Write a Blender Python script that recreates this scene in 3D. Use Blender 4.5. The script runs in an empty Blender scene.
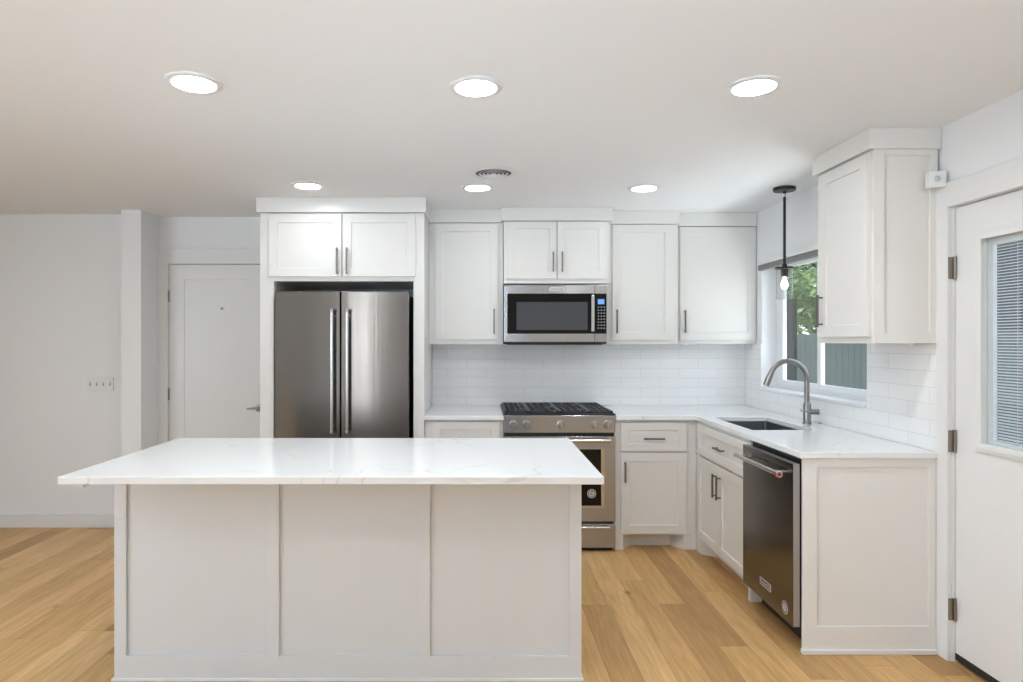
import bpy, bmesh, math, random
from mathutils import Vector, Matrix
random.seed(7)
scene = bpy.context.scene
C = scene.collection
F = 650.0            # focal length in pixels of the 1023 px wide frame
VX, VY = 480.0, 341.0
H = 1.416            # eye height
CEIL = 2.38
WR = 2.083           # right wall
YB = F/127.4         # kitchen back wall
def D(s): return F/s
def PX(px, s): return (px-VX)/s
def PZ(py, s): return H-(py-VY)/s

# ------------------------------------------------------------------ camera, world, lights, exposure
cam = bpy.data.cameras.new('camera'); camo = bpy.data.objects.new('camera', cam); C.objects.link(camo)
camo.location = (0, 0, H); camo.rotation_euler = (math.pi/2, 0, 0)
cam.sensor_width = 36; cam.lens = 36*F/1023; cam.shift_x = (511.5-VX)/1023; cam.shift_y = 0; cam.clip_start = 0.05
scene.camera = camo
scene.view_settings.view_transform = 'Standard'; scene.view_settings.look = 'None'
scene.view_settings.gamma = 1; scene.view_settings.use_curve_mapping = False
scene.view_settings.exposure = 0.21
w = bpy.data.worlds.new('sky'); scene.world = w; w.use_nodes = True
wn = w.node_tree
bg = wn.nodes['Background']
tc = wn.nodes.new('ShaderNodeTexCoord'); sp = wn.nodes.new('ShaderNodeSeparateXYZ'); rp = wn.nodes.new('ShaderNodeValToRGB')
wn.links.new(tc.outputs['Generated'], sp.inputs[0]); wn.links.new(sp.outputs['Z'], rp.inputs[0]); wn.links.new(rp.outputs[0], bg.inputs[0])
rp.color_ramp.elements[0].position = 0.0; rp.color_ramp.elements[0].color = (.85, .88, .92, 1)
rp.color_ramp.elements[1].position = 0.6; rp.color_ramp.elements[1].color = (.68, .78, .95, 1)
bg.inputs[1].default_value = 2.6
def area(name, loc, rot, sx, sy, power, col=(1, 1, 1)):
    l = bpy.data.lights.new(name, 'AREA'); l.shape = 'RECTANGLE'; l.size = sx; l.size_y = sy; l.energy = power; l.color = col
    o = bpy.data.objects.new(name, l); C.objects.link(o); o.location = loc; o.rotation_euler = rot
    return o
REAR = -3.3; LEFTX = -4.7
# daylight at a narrow rear window, and added fill from the side
UP = math.radians(50)   # tilts the added side lamp up towards the ceiling
P_NARROW, P_SIDE, P_CEILFILL = 15, 82, 27
LAMP_K, LAMP_B, LAMP_F, LAMP_L, LAMP_R = 140.0, 43.0, 52.0, 62.0, 12.0     # radiance of the downlights: row over the island, row by the cabinets, row over the viewer, open floor on the left, rear
area('daylight_rear_narrow', (-2.19, REAR-0.06, 1.45), (math.pi/2, 0, 0), .22, 1.5, P_NARROW, (.95, .975, 1))
area('side_fill', (LEFTX+0.10, -0.2, 1.45), (math.pi/2+UP, 0, -math.pi/2), 2.4, 1.3, P_SIDE, (.62, .81, 1))  # unseen side lamp, added to lift the walls and ceiling
fl = area('ceiling_fill', (-0.1, -2.3, .8), (math.pi/2+math.radians(36), 0, 0), .8, .5, P_CEILFILL, (.60, .80, 1))   # unseen lamp behind the viewer, added to brighten the ceiling
fl.data.spread = math.radians(66)
P_WINFILL = 31      # unseen lamp below the kitchen window outside, added to light the kitchen ceiling
area('window_fill', (2.80, 3.95, .70), (0, math.radians(180-42), 0), .5, 1.5, P_WINFILL, (.92, .96, 1))

# ------------------------------------------------------------------ materials
def new_mat(name):
    m = bpy.data.materials.new(name); m.use_nodes = True
    return m, m.node_tree, m.node_tree.nodes['Principled BSDF']
def mat(name, col, rough=.5, metal=0, spec=.5, bump=None, emis=None, es=0, coat=0, aniso=0):
    m, nt, b = new_mat(name)
    b.inputs['Base Color'].default_value = (*col, 1); b.inputs['Roughness'].default_value = rough
    b.inputs['Metallic'].default_value = metal; b.inputs['Specular IOR Level'].default_value = spec
    b.inputs['Coat Weight'].default_value = coat
    if emis: b.inputs['Emission Color'].default_value = (*emis, 1); b.inputs['Emission Strength'].default_value = es
    if aniso:
        b.inputs['Anisotropic'].default_value = aniso; b.inputs['Anisotropic Rotation'].default_value = .25
        tg = nt.nodes.new('ShaderNodeTangent'); tg.direction_type = 'RADIAL'; tg.axis = 'Z'; nt.links.new(tg.outputs[0], b.inputs['Tangent'])
    # slight tonal variation + bump keeps every surface procedural
    g = nt.nodes.new('ShaderNodeNewGeometry'); mp = nt.nodes.new('ShaderNodeMapping'); n = nt.nodes.new('ShaderNodeTexNoise')
    nt.links.new(g.outputs['Position'], mp.inputs[0]); nt.links.new(mp.outputs[0], n.inputs['Vector'])
    sc, st, dist = bump or ((60, 60, 60), .02, .0005)
    mp.inputs['Scale'].default_value = sc; n.inputs['Scale'].default_value = 1; n.inputs['Detail'].default_value = 3
    bp = nt.nodes.new('ShaderNodeBump'); bp.inputs['Strength'].default_value = st; bp.inputs['Distance'].default_value = dist
    nt.links.new(n.outputs[0], bp.inputs['Height']); nt.links.new(bp.outputs[0], b.inputs['Normal'])
    return m
M = {}
M['wall'] = mat('wall_paint', (.86, .865, .87), .6, bump=((90, 90, 90), .08, .001))
M['ceiling'] = mat('ceiling_paint', (.90, .905, .915), .7, bump=((25, 25, 25), .12, .002))
M['trim'] = mat('trim_paint', (.80, .795, .785), .35)
M['cab'] = mat('cabinet_paint', (.82, .80, .765), .32)
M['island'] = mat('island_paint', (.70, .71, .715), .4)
M['dark'] = mat('black_plastic', (.012, .012, .012), .4)
M['iron'] = mat('cast_iron', (.03, .03, .032), .45, bump=((300, 300, 300), .3, .001))
M['steel'] = mat('brushed_steel_flat', (.42, .42, .42), .25, 1, bump=((14, 14, 900), .06, .001), aniso=.8)
M['fridge_steel'] = mat('brushed_steel_upright', (.20, .192, .182), .21, 1, bump=((7, 7, .25), .3, .004), aniso=.9)
M['polished'] = mat('polished_steel', (.62, .61, .59), .2, 1, bump=((3, 3, 3), 0, .0001))
M['dwsteel'] = mat('dark_stainless', (.19, .182, .176), .2, 1, bump=((6, .8, 1), .15, .003))
M['dwedge'] = mat('grey_door_edge', (.36, .355, .345), .35, .6)
M['pull'] = mat('nickel_pull', (.20, .195, .19), .32, 1)
M['nickel'] = mat('brushed_nickel', (.30, .295, .28), .28, 1, bump=((3, 3, 3), 0, .0001))
M['bronze'] = mat('hinge_metal', (.30, .27, .23), .35, 1)
M['blackmetal'] = mat('black_metal', (.02, .02, .02), .35, .6)
M['sink'] = mat('dark_sink_steel', (.22, .225, .24), .35, .9)
M['glassblack'] = mat('oven_glass', (.008, .0075, .007), .06, 0, .25)
M['mwglass'] = mat('microwave_screen_glass', (.075, .077, .082), .12, 0, .3)
M['white'] = mat('white_plastic', (.82, .82, .82), .35)
M['vinyl'] = mat('white_vinyl', (.84, .85, .86), .3)
M['slat'] = mat('blind_slat_grey', (.52, .52, .53), .5)
M['greyblind'] = mat('grey_blind_fabric', (.24, .24, .235), .8)
M['label'] = mat('silver_lettering', (.6, .6, .6), .35, .3)
M['red'] = mat('red_medallion', (.25, .02, .03), .3)
M['display'] = mat('blue_display', (.05, .1, .25), .3, emis=(.12, .32, .85), es=1.1)
M['bulb'] = mat('bulb_glow', (1, .9, .75), .3, emis=(1, .85, .65), es=4)
M['lens'] = mat('downlight_lens', (1, 1, 1), .5, emis=(.90, .955, 1), es=LAMP_K)
M['puck'] = mat('puck_lens', (1, 1, 1), .5, emis=(1, .97, .93), es=9)
M['keys'] = mat('grey_keys', (.30, .30, .31), .5)
M['seal'] = mat('rubber_sweep', (.02, .017, .014), .8)
M['fence'] = mat('weathered_fence', (.125, .145, .13), .9, bump=((40, 40, 3), .6, .01))
M['fencepost'] = mat('weathered_post', (.03, .027, .022), .9, bump=((40, 40, 3), .6, .01))
M['bark'] = mat('bark', (.10, .085, .065), .9, bump=((30, 30, 8), .8, .02))
M['siding'] = mat('pale_siding', (.55, .58, .62), .8)
M['shed'] = mat('dark_shed_siding', (.07, .078, .085), .8, bump=((.5, .5, 45), .6, .01))
M['shedroof'] = mat('shed_roof', (.05, .05, .055), .9)

def leaf_mat():
    m, nt, b = new_mat('leaf_green')
    oi = nt.nodes.new('ShaderNodeNewGeometry'); n = nt.nodes.new('ShaderNodeTexNoise'); n.inputs['Scale'].default_value = 1.6
    r = nt.nodes.new('ShaderNodeValToRGB')
    nt.links.new(oi.outputs['Position'], n.inputs['Vector']); nt.links.new(n.outputs[0], r.inputs[0]); nt.links.new(r.outputs[0], b.inputs['Base Color'])
    r.color_ramp.elements[0].position = .35; r.color_ramp.elements[0].color = (.15, .26, .06, 1)
    r.color_ramp.elements[1].position = .65; r.color_ramp.elements[1].color = (.42, .56, .20, 1)
    b.inputs['Roughness'].default_value = .6
    return m
M['leaf'] = leaf_mat()
def grass_mat():
    m, nt, b = new_mat('lawn')
    n = nt.nodes.new('ShaderNodeTexNoise'); n.inputs['Scale'].default_value = 8
    r = nt.nodes.new('ShaderNodeValToRGB'); nt.links.new(n.outputs[0], r.inputs[0]); nt.links.new(r.outputs[0], b.inputs['Base Color'])
    r.color_ramp.elements[0].color = (.10, .14, .06, 1); r.color_ramp.elements[1].color = (.30, .33, .2, 1); b.inputs['Roughness'].default_value = .9
    return m
M['grass'] = grass_mat()
def glass_mat(name, rough=0.0, tint=(1, 1, 1)):
    m = bpy.data.materials.new(name); m.use_nodes = True; nt = m.node_tree; nt.nodes.clear()
    o = nt.nodes.new('ShaderNodeOutputMaterial'); mx = nt.nodes.new('ShaderNodeMixShader'); fr = nt.nodes.new('ShaderNodeLayerWeight')
    t = nt.nodes.new('ShaderNodeBsdfTransparent'); g = nt.nodes.new('ShaderNodeBsdfGlossy')
    t.inputs[0].default_value = (*tint, 1); g.inputs['Roughness'].default_value = rough
    p5 = math_node(nt, 'ADD', math_node(nt, 'MULTIPLY', math_node(nt, 'POWER', fr.outputs['Facing'], 5.0), .9), .04)
    nt.links.new(p5, mx.inputs[0]); nt.links.new(t.outputs[0], mx.inputs[1]); nt.links.new(g.outputs[0], mx.inputs[2]); nt.links.new(mx.outputs[0], o.inputs[0])
    return m

def math_node(nt, op, a, b=None):
    n = nt.nodes.new('ShaderNodeMath'); n.operation = op
    for i, v in enumerate((a, b)):
        if v is None: continue
        if isinstance(v, (int, float)): n.inputs[i].default_value = v
        else: nt.links.new(v, n.inputs[i])
    return n.outputs[0]
M['glass'] = glass_mat('window_glass', 0, (.93, .95, .95))
M['shadeglass'] = glass_mat('pendant_glass', 0.02, (.93, .93, .93))
def floor_mat():
    m, nt, b = new_mat('oak_planks')
    L = nt.links
    g = nt.nodes.new('ShaderNodeNewGeometry'); s = nt.nodes.new('ShaderNodeSeparateXYZ'); L.new(g.outputs['Position'], s.inputs[0])
    PW, PL = .140, 1.35
    u = math_node(nt, 'DIVIDE', math_node(nt, 'ADD', s.outputs['X'], 20.035), PW)
    row = math_node(nt, 'FLOOR', u); fu = math_node(nt, 'FRACT', u)
    wn1 = nt.nodes.new('ShaderNodeTexWhiteNoise'); wn1.noise_dimensions = '1D'; L.new(row, wn1.inputs['W'])
    v = math_node(nt, 'ADD', math_node(nt, 'DIVIDE', math_node(nt, 'ADD', s.outputs['Y'], 20), PL), math_node(nt, 'MULTIPLY', wn1.outputs['Value'], 7.3))
    col = math_node(nt, 'FLOOR', v); fv = math_node(nt, 'FRACT', v)
    cmb = nt.nodes.new('ShaderNodeCombineXYZ'); L.new(row, cmb.inputs[0]); L.new(col, cmb.inputs[1])
    wn2 = nt.nodes.new('ShaderNodeTexWhiteNoise'); wn2.noise_dimensions = '2D'; L.new(cmb.outputs[0], wn2.inputs['Vector'])
    ramp = nt.nodes.new('ShaderNodeValToRGB'); L.new(wn2.outputs['Value'], ramp.inputs[0])
    e = ramp.color_ramp.elements
    e[0].position = 0; e[0].color = (.42, .235, .085, 1); e[1].position = 1; e[1].color = (.80, .515, .235, 1)
    for p, c in ((.2, (.62, .365, .145, 1)), (.45, (.68, .41, .166, 1)), (.75, (.77, .48, .21, 1))):
        k = e.new(p); k.color = c
    # grain: stretched noise, shifted for each plank
    off = math_node(nt, 'MULTIPLY', wn2.outputs['Value'], 37.0)
    gv = nt.nodes.new('ShaderNodeCombineXYZ')
    L.new(math_node(nt, 'ADD', math_node(nt, 'MULTIPLY', s.outputs['X'], 28), off), gv.inputs[0])
    L.new(math_node(nt, 'MULTIPLY', s.outputs['Y'], 2.2), gv.inputs[1]); L.new(off, gv.inputs[2])
    n1 = nt.nodes.new('ShaderNodeTexNoise'); n1.inputs['Scale'].default_value = 1; n1.inputs['Detail'].default_value = 5; n1.inputs['Distortion'].default_value = .9
    L.new(gv.outputs[0], n1.inputs['Vector'])
    r2 = nt.nodes.new('ShaderNodeValToRGB'); L.new(n1.outputs[0], r2.inputs[0])
    r2.color_ramp.elements[0].position = .3; r2.color_ramp.elements[0].color = (.82, .78, .72, 1)
    r2.color_ramp.elements[1].position = .62; r2.color_ramp.elements[1].color = (1.0, 1.0, 1.0, 1)
    gv2 = nt.nodes.new('ShaderNodeCombineXYZ')
    L.new(math_node(nt, 'ADD', math_node(nt, 'MULTIPLY', s.outputs['X'], 150), off), gv2.inputs[0]); L.new(math_node(nt, 'MULTIPLY', s.outputs['Y'], 6), gv2.inputs[1])
    n2 = nt.nodes.new('ShaderNodeTexNoise'); n2.inputs['Scale'].default_value = 1; n2.inputs['Detail'].default_value = 2; L.new(gv2.outputs[0], n2.inputs['Vector'])
    r3 = nt.nodes.new('ShaderNodeValToRGB'); L.new(n2.outputs[0], r3.inputs[0])
    r3.color_ramp.elements[0].position = .3; r3.color_ramp.elements[0].color = (.88, .86, .83, 1); r3.color_ramp.elements[1].position = .6; r3.color_ramp.elements[1].color = (1.04, 1.04, 1.04, 1)
    # sparse knots
    kv = nt.nodes.new('ShaderNodeCombineXYZ'); L.new(math_node(nt, 'MULTIPLY', s.outputs['X'], 3.2), kv.inputs[0]); L.new(math_node(nt, 'MULTIPLY', s.outputs['Y'], 1.7), kv.inputs[1])
    vo = nt.nodes.new('ShaderNodeTexVoronoi'); vo.inputs['Scale'].default_value = 1; L.new(kv.outputs[0], vo.inputs['Vector'])
    r4 = nt.nodes.new('ShaderNodeValToRGB'); L.new(vo.outputs['Distance'], r4.inputs[0])
    r4.color_ramp.elements[0].position = .012; r4.color_ramp.elements[0].color = (.33, .27, .22, 1); r4.color_ramp.elements[1].position = .075; r4.color_ramp.elements[1].color = (1, 1, 1, 1)
    def mul(a, c):
        x = nt.nodes.new('ShaderNodeMix'); x.data_type = 'RGBA'; x.blend_type = 'MULTIPLY'; x.inputs[0].default_value = 1
        L.new(a, x.inputs[6]); L.new(c, x.inputs[7]); return x.outputs[2]
    colr = mul(mul(mul(ramp.outputs[0], r2.outputs[0]), r3.outputs[0]), r4.outputs[0])
    # seams
    eu = math_node(nt, 'MULTIPLY', math_node(nt, 'MINIMUM', fu, math_node(nt, 'SUBTRACT', 1.0, fu)), PW)
    ev = math_node(nt, 'MULTIPLY', math_node(nt, 'MINIMUM', fv, math_node(nt, 'SUBTRACT', 1.0, fv)), PL)
    ed = math_node(nt, 'MINIMUM', eu, ev)
    seam = math_node(nt, 'LESS_THAN', ed, .0011)
    mx = nt.nodes.new('ShaderNodeMix'); mx.data_type = 'RGBA'; L.new(math_node(nt, 'MULTIPLY', seam, .55), mx.inputs[0]); L.new(colr, mx.inputs[6]); mx.inputs[7].default_value = (.16, .085, .035, 1)
    L.new(mx.outputs[2], b.inputs['Base Color']); b.inputs['Roughness'].default_value = .42; b.inputs['Specular IOR Level'].default_value = .35
    bp = nt.nodes.new('ShaderNodeBump'); bp.inputs['Strength'].default_value = .12; bp.inputs['Distance'].default_value = .002
    L.new(n2.outputs[0], bp.inputs['Height']); L.new(bp.outputs[0], b.inputs['Normal'])
    return m
M['floor'] = floor_mat()
def quartz_mat():
    m, nt, b = new_mat('white_quartz'); L = nt.links
    g = nt.nodes.new('ShaderNodeNewGeometry')
    n = nt.nodes.new('ShaderNodeTexNoise'); n.inputs['Scale'].default_value = 1.15; n.inputs['Detail'].default_value = 4; n.inputs['Distortion'].default_value = 1.6
    L.new(g.outputs['Position'], n.inputs['Vector'])
    d = math_node(nt, 'ABSOLUTE', math_node(nt, 'SUBTRACT', n.outputs[0], .5))
    r = nt.nodes.new('ShaderNodeValToRGB'); L.new(d, r.inputs[0])
    r.color_ramp.elements[0].position = 0; r.color_ramp.elements[0].color = (.70, .69, .67, 1)
    r.color_ramp.elements[1].position = .007; r.color_ramp.elements[1].color = (.86, .86, .86, 1)
    n2 = nt.nodes.new('ShaderNodeTexNoise'); n2.inputs['Scale'].default_value = 2.3; L.new(g.outputs['Position'], n2.inputs['Vector'])
    r2 = nt.nodes.new('ShaderNodeValToRGB'); L.new(n2.outputs[0], r2.inputs[0]); r2.color_ramp.elements[0].position = .42; r2.color_ramp.elements[1].position = .60
    mx = nt.nodes.new('ShaderNodeMix'); mx.data_type = 'RGBA'; L.new(r2.outputs[0], mx.inputs[0]); mx.inputs[6].default_value = (.86, .86, .86, 1); L.new(r.outputs[0], mx.inputs[7])
    L.new(mx.outputs[2], b.inputs['Base Color']); b.inputs['Roughness'].default_value = .13
    return m
M['quartz'] = quartz_mat()
def tile_mat(axis, u0):
    m, nt, b = new_mat('subway_tile_'+axis.lower()); L = nt.links
    g = nt.nodes.new('ShaderNodeNewGeometry'); s = nt.nodes.new('ShaderNodeSeparateXYZ'); L.new(g.outputs['Position'], s.inputs[0])
    cv = nt.nodes.new('ShaderNodeCombineXYZ'); L.new(math_node(nt, 'ADD', s.outputs[axis], 12.12-u0), cv.inputs[0]); L.new(math_node(nt, 'ADD', s.outputs['Z'], -.977+.0753*20), cv.inputs[1])
    br = nt.nodes.new('ShaderNodeTexBrick'); L.new(cv.outputs[0], br.inputs['Vector'])
    br.offset = .5; br.offset_frequency = 2
    br.inputs['Scale'].default_value = 1; br.inputs['Brick Width'].default_value = .303; br.inputs['Row Height'].default_value = .0753
    br.inputs['Mortar Size'].default_value = .0016; br.inputs['Mortar Smooth'].default_value = .2; br.inputs['Bias'].default_value = 0
    br.inputs['Color1'].default_value = (.87, .87, .865, 1); br.inputs['Color2'].default_value = (.90, .90, .895, 1); br.inputs['Mortar'].default_value = (.72, .72, .70, 1)
    L.new(br.outputs['Color'], b.inputs['Base Color']); b.inputs['Roughness'].default_value = .22
    n = nt.nodes.new('ShaderNodeTexNoise'); n.inputs['Scale'].default_value = 9; n.inputs['Detail'].default_value = 1; L.new(g.outputs['Position'], n.inputs['Vector'])
    hgt = math_node(nt, 'SUBTRACT', math_node(nt, 'MULTIPLY', n.outputs[0], 1.2), math_node(nt, 'MULTIPLY', br.outputs['Fac'], .8))
    bp = nt.nodes.new('ShaderNodeBump'); bp.inputs['Strength'].default_value = .35; bp.inputs['Distance'].default_value = .003
    L.new(hgt, bp.inputs['Height']); L.new(bp.outputs[0], b.inputs['Normal'])
    return m
M['tile_back'] = tile_mat('X', .1965)
M['tile_right'] = tile_mat('Y', .12)

# ------------------------------------------------------------------ mesh helpers
ORG = {}
def front(Yp): return lambda u, v, w_: (u, Yp-w_, v)          # facing the camera (-Y)
def left(Xp): return lambda u, v, w_: (Xp-w_, u, v)            # facing the room from the right wall (-X)
class MB:
    def __init__(self): self.bm = bmesh.new()
    def quad(self, pts): return self.bm.faces.new([self.bm.verts.new(p) for p in pts])
    def box(self, x0, x1, y0, y1, z0, z1):
        x0, x1 = sorted((x0, x1)); y0, y1 = sorted((y0, y1)); z0, z1 = sorted((z0, z1))
        v = [self.bm.verts.new(p) for p in ((x0,y0,z0),(x1,y0,z0),(x1,y1,z0),(x0,y1,z0),(x0,y0,z1),(x1,y0,z1),(x1,y1,z1),(x0,y1,z1))]
        for f in ((0,3,2,1),(4,5,6,7),(0,1,5,4),(1,2,6,5),(2,3,7,6),(3,0,4,7)): self.bm.faces.new([v[i] for i in f])
        return self
    def pbox(self, mp, u0, u1, v0, v1, w0, w1):
        a = mp(u0, v0, w0); b = mp(u1, v1, w1)
        return self.box(a[0], b[0], a[1], b[1], a[2], b[2])
    def shaker(self, mp, u0, u1, v0, v1, th=.02, rail=.06, rec=.007):
        bm = self.bm
        def ring(a0, a1, b0, b1, w_): return [bm.verts.new(mp(*p, w_)) for p in ((a0,b0),(a1,b0),(a1,b1),(a0,b1))]
        B = ring(u0,u1,v0,v1,0); O = ring(u0,u1,v0,v1,th); I = ring(u0+rail,u1-rail,v0+rail,v1-rail,th); R = ring(u0+rail,u1-rail,v0+rail,v1-rail,th-rec)
        bm.faces.new(B); bm.faces.new(R)
        for A, Z in ((B,O),(O,I),(I,R)):
            for i in range(4): bm.faces.new([A[i], A[(i+1)%4], Z[(i+1)%4], Z[i]])
        return self
    def cells(self, mp, us, vs, mask, w0, w1):
        bm = self.bm; V = {}
        def g(i, j, k):
            if (i,j,k) not in V: V[(i,j,k)] = bm.verts.new(mp(us[i], vs[j], (w0,w1)[k]))
            return V[(i,j,k)]
        def on(i, j): return 0 <= i < len(us)-1 and 0 <= j < len(vs)-1 and mask(i, j)
        for i in range(len(us)-1):
            for j in range(len(vs)-1):
                if not on(i, j): continue
                for k in (0,1): bm.faces.new([g(i,j,k), g(i+1,j,k), g(i+1,j+1,k), g(i,j+1,k)])
                for di, dj, a, b in ((-1,0,(i,j),(i,j+1)),(1,0,(i+1,j),(i+1,j+1)),(0,-1,(i,j),(i+1,j)),(0,1,(i,j+1),(i+1,j+1))):
                    if not on(i+di, j+dj): bm.faces.new([g(*a,0), g(*b,0), g(*b,1), g(*a,1)])
        return self
    def prism(self, poly, z0, z1):
        bm = self.bm; a = [bm.verts.new((x,y,z0)) for x,y in poly]; b = [bm.verts.new((x,y,z1)) for x,y in poly]
        bm.faces.new(a); bm.faces.new(b)
        for i in range(len(poly)): j = (i+1) % len(poly); bm.faces.new([a[i],a[j],b[j],b[i]])
        return self
    def ribbon(self, line, z0, z1):
        for (x0,y0),(x1,y1) in zip(line, line[1:]): self.quad([(x0,y0,z0),(x1,y1,z0),(x1,y1,z1),(x0,y0,z1)])
        return self
    def tube(self, pts, r, n=16, caps=True):
        bm = self.bm; pts = [Vector(p) for p in pts]; rs = r if isinstance(r, (list, tuple)) else [r]*len(pts)
        rings = []; nrm = None
        for i, p in enumerate(pts):
            t = (pts[min(i+1, len(pts)-1)]-pts[max(i-1, 0)]).normalized()
            if nrm is None: nrm = t.orthogonal().normalized()
            nrm = (nrm-t*nrm.dot(t)).normalized(); bi = t.cross(nrm)
            rings.append([bm.verts.new(p+(nrm*math.cos(2*math.pi*k/n)+bi*math.sin(2*math.pi*k/n))*rs[i]) for k in range(n)])
        for a, b in zip(rings, rings[1:]):
            for k in range(n): bm.faces.new([a[k],a[(k+1)%n],b[(k+1)%n],b[k]])
        if caps: bm.faces.new(rings[0]); bm.faces.new(rings[-1])
        return self
    def lathe(self, c, prof, axis='Z', n=32, close=False):
        # prof: (radius, height) pairs along the axis from c
        bm = self.bm; c = Vector(c); rings = []
        for r, h in prof:
            if r < 1e-6: r = 1e-5
            ring = []
            for k in range(n):
                a = 2*math.pi*k/n; p = (r*math.cos(a), r*math.sin(a), h)
                if axis == 'Y': p = (p[0], -p[2], p[1])      # grows towards -Y
                elif axis == 'X': p = (-p[2], p[0], p[1])    # grows towards -X
                ring.append(bm.verts.new(c+Vector(p)))
            rings.append(ring)
        for a, b in zip(rings, rings[1:]):
            for k in range(n): bm.faces.new([a[k],a[(k+1)%n],b[(k+1)%n],b[k]])
        if close: bm.faces.new(rings[0]); bm.faces.new(rings[-1])
        return self
    def build(self, name, m, parent=None, bevel=.0012, smooth=False):
        bm = self.bm
        bmesh.ops.recalc_face_normals(bm, faces=bm.faces[:])
        xs = [v.co for v in bm.verts]
        lo = Vector([min(v[i] for v in xs) for i in range(3)]); hi = Vector([max(v[i] for v in xs) for i in range(3)])
        c = Vector(((lo.x+hi.x)/2, (lo.y+hi.y)/2, lo.z if parent is None else (lo.z+hi.z)/2))
        for v in bm.verts: v.co -= c
        me = bpy.data.meshes.new(name); bm.to_mesh(me); bm.free()
        me.materials.append(m)
        if smooth:
            for p in me.polygons: p.use_smooth = True
        o = bpy.data.objects.new(name, me); C.objects.link(o)
        if parent is not None:
            o.parent = parent; o.location = c-ORG[parent.name]
        else: o.location = c
        ORG[o.name] = c
        if bevel:
            b = o.modifiers.new('bevel', 'BEVEL'); b.width = bevel; b.segments = 2; b.limit_method = 'ANGLE'; b.angle_limit = math.radians(40)
        if smooth:
            e = o.modifiers.new('split', 'EDGE_SPLIT'); e.split_angle = math.radians(40)
        return o
def tag(o, label=None, cat=None, group=None, kind=None):
    if label: o['label'] = label
    if cat: o['category'] = cat
    if group: o['group'] = group
    if kind: o['kind'] = kind
    return o
def thing(name, loc, label, cat, group=None):
    o = bpy.data.objects.new(name, None); C.objects.link(o); o.location = loc; o.empty_display_size = .1
    ORG[o.name] = Vector(loc)
    return tag(o, label, cat, group)
def struct(mb, name, m, bevel=0, parent=None):
    o = mb.build(name, m, parent, bevel=bevel)
    if parent is None: o['kind'] = 'structure'
    return o
def text_part(name, txt, size, mp_matrix, m, parent, ext=.0004):
    cu = bpy.data.curves.new(name, 'FONT'); cu.body = txt; cu.size = size; cu.extrude = ext; cu.align_x = 'CENTER'; cu.align_y = 'CENTER'
    t = bpy.data.objects.new(name+'_tmp', cu); C.objects.link(t); bpy.context.view_layer.update()
    me = bpy.data.meshes.new_from_object(t.evaluated_get(bpy.context.evaluated_depsgraph_get()))
    bpy.data.objects.remove(t)
    me.materials.clear(); me.materials.append(m)
    rot = mp_matrix.to_3x3(); loc = mp_matrix.translation
    me.transform(rot.to_4x4())
    o = bpy.data.objects.new(name, me); C.objects.link(o); o.parent = parent; o.location = loc-ORG[parent.name]; ORG[o.name] = loc.copy()
    return o
FRONT_M = lambda x, y, z: Matrix.Translation((x, y, z)) @ Matrix.Rotation(math.pi/2, 4, 'X')
LEFT_M = lambda x, y, z: Matrix.Translation((x, y, z)) @ Matrix.Rotation(-math.pi/2, 4, 'Z') @ Matrix.Rotation(math.pi/2, 4, 'X')
def pull(parent, mp, u, v, length, vertical=True, m=None, r=.0055, out=.032, w0=.02):
    mb = MB(); h = length/2; q = h-.014
    if vertical:
        mb.pbox(mp, u-r, u+r, v-h, v+h, w0+out-2*r, w0+out)
        for s_ in (-q, q): mb.pbox(mp, u-r*.8, u+r*.8, v+s_-r*.8, v+s_+r*.8, w0+.0003, w0+out-2*r)
    else:
        mb.pbox(mp, u-h, u+h, v-r, v+r, w0+out-2*r, w0+out)
        for s_ in (-q, q): mb.pbox(mp, u+s_-r*.8, u+s_+r*.8, v-r*.8, v+r*.8, w0+.0003, w0+out-2*r)
    return mb.build('handle', m or M['pull'], parent, bevel=.001)

# ------------------------------------------------------------------ the room
Yleft, Ycol, Ydoor = D(131.4), D(136.1), D(128.8)
XP0, XP1 = PX(121, 136.1), PX(141, 136.1)
WIN = (D(186.5), D(135.4), 1.06, 1.985)         # window opening in the right wall: y0 y1 z0 z1
DR = (1.955, 2.872, 0, 2.008)                    # exterior door opening in the right wall
struct(MB().box(LEFTX-.15, WR+.15, REAR-.15, YB+.15, -.06, 0), 'floor', M['floor'])
struct(MB().box(LEFTX-.15, WR+.15, REAR-.15, YB+.15, CEIL, CEIL+.08), 'ceiling', M['ceiling'])
struct(MB().box(-1.47, WR, YB, YB+.12, 0, CEIL), 'wall_back', M['wall'])
ED = (PX(168.5, 128.8), PX(168.5, 128.8)+.765, PZ(264, 128.8))          # entry door opening x0 x1 ztop
struct(MB().cells(front(Ydoor+.12), [XP1, ED[0], ED[1], -1.47], [0, ED[2], CEIL], lambda i, j: not (i == 1 and j == 0), 0, .12), 'wall_entry', M['wall'])
struct(MB().box(XP0, XP1, Ycol, Ydoor+.12, 0, CEIL), 'wall_partition', M['wall'])
struct(MB().box(LEFTX, XP0, Yleft, Yleft+.12, 0, CEIL), 'wall_left', M['wall'])
struct(MB().cells(left(WR+.15), [REAR, DR[0], DR[1], WIN[0], WIN[1], YB+.12], [0, WIN[2], WIN[3], DR[3], CEIL],
       lambda i, j: not ((i == 1 and j < 3) or (i == 3 and j == 1)), 0, .15), 'wall_right', M['wall'])
struct(MB().cells(front(REAR), [LEFTX, -2.34, -2.04, -.55, 1.75, WR+.15], [0, .45, .65, 2.2, CEIL],
       lambda i, j: not (i == 1 and j == 2), 0, .12), 'wall_rear', M['wall'])
struct(MB().cells(left(LEFTX), [REAR-.12, -1.65, .85, Yleft+.12], [0, .35, 2.3, CEIL], lambda i, j: not (i == 1 and j == 1), 0, .12), 'wall_side', M['wall'])
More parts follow.
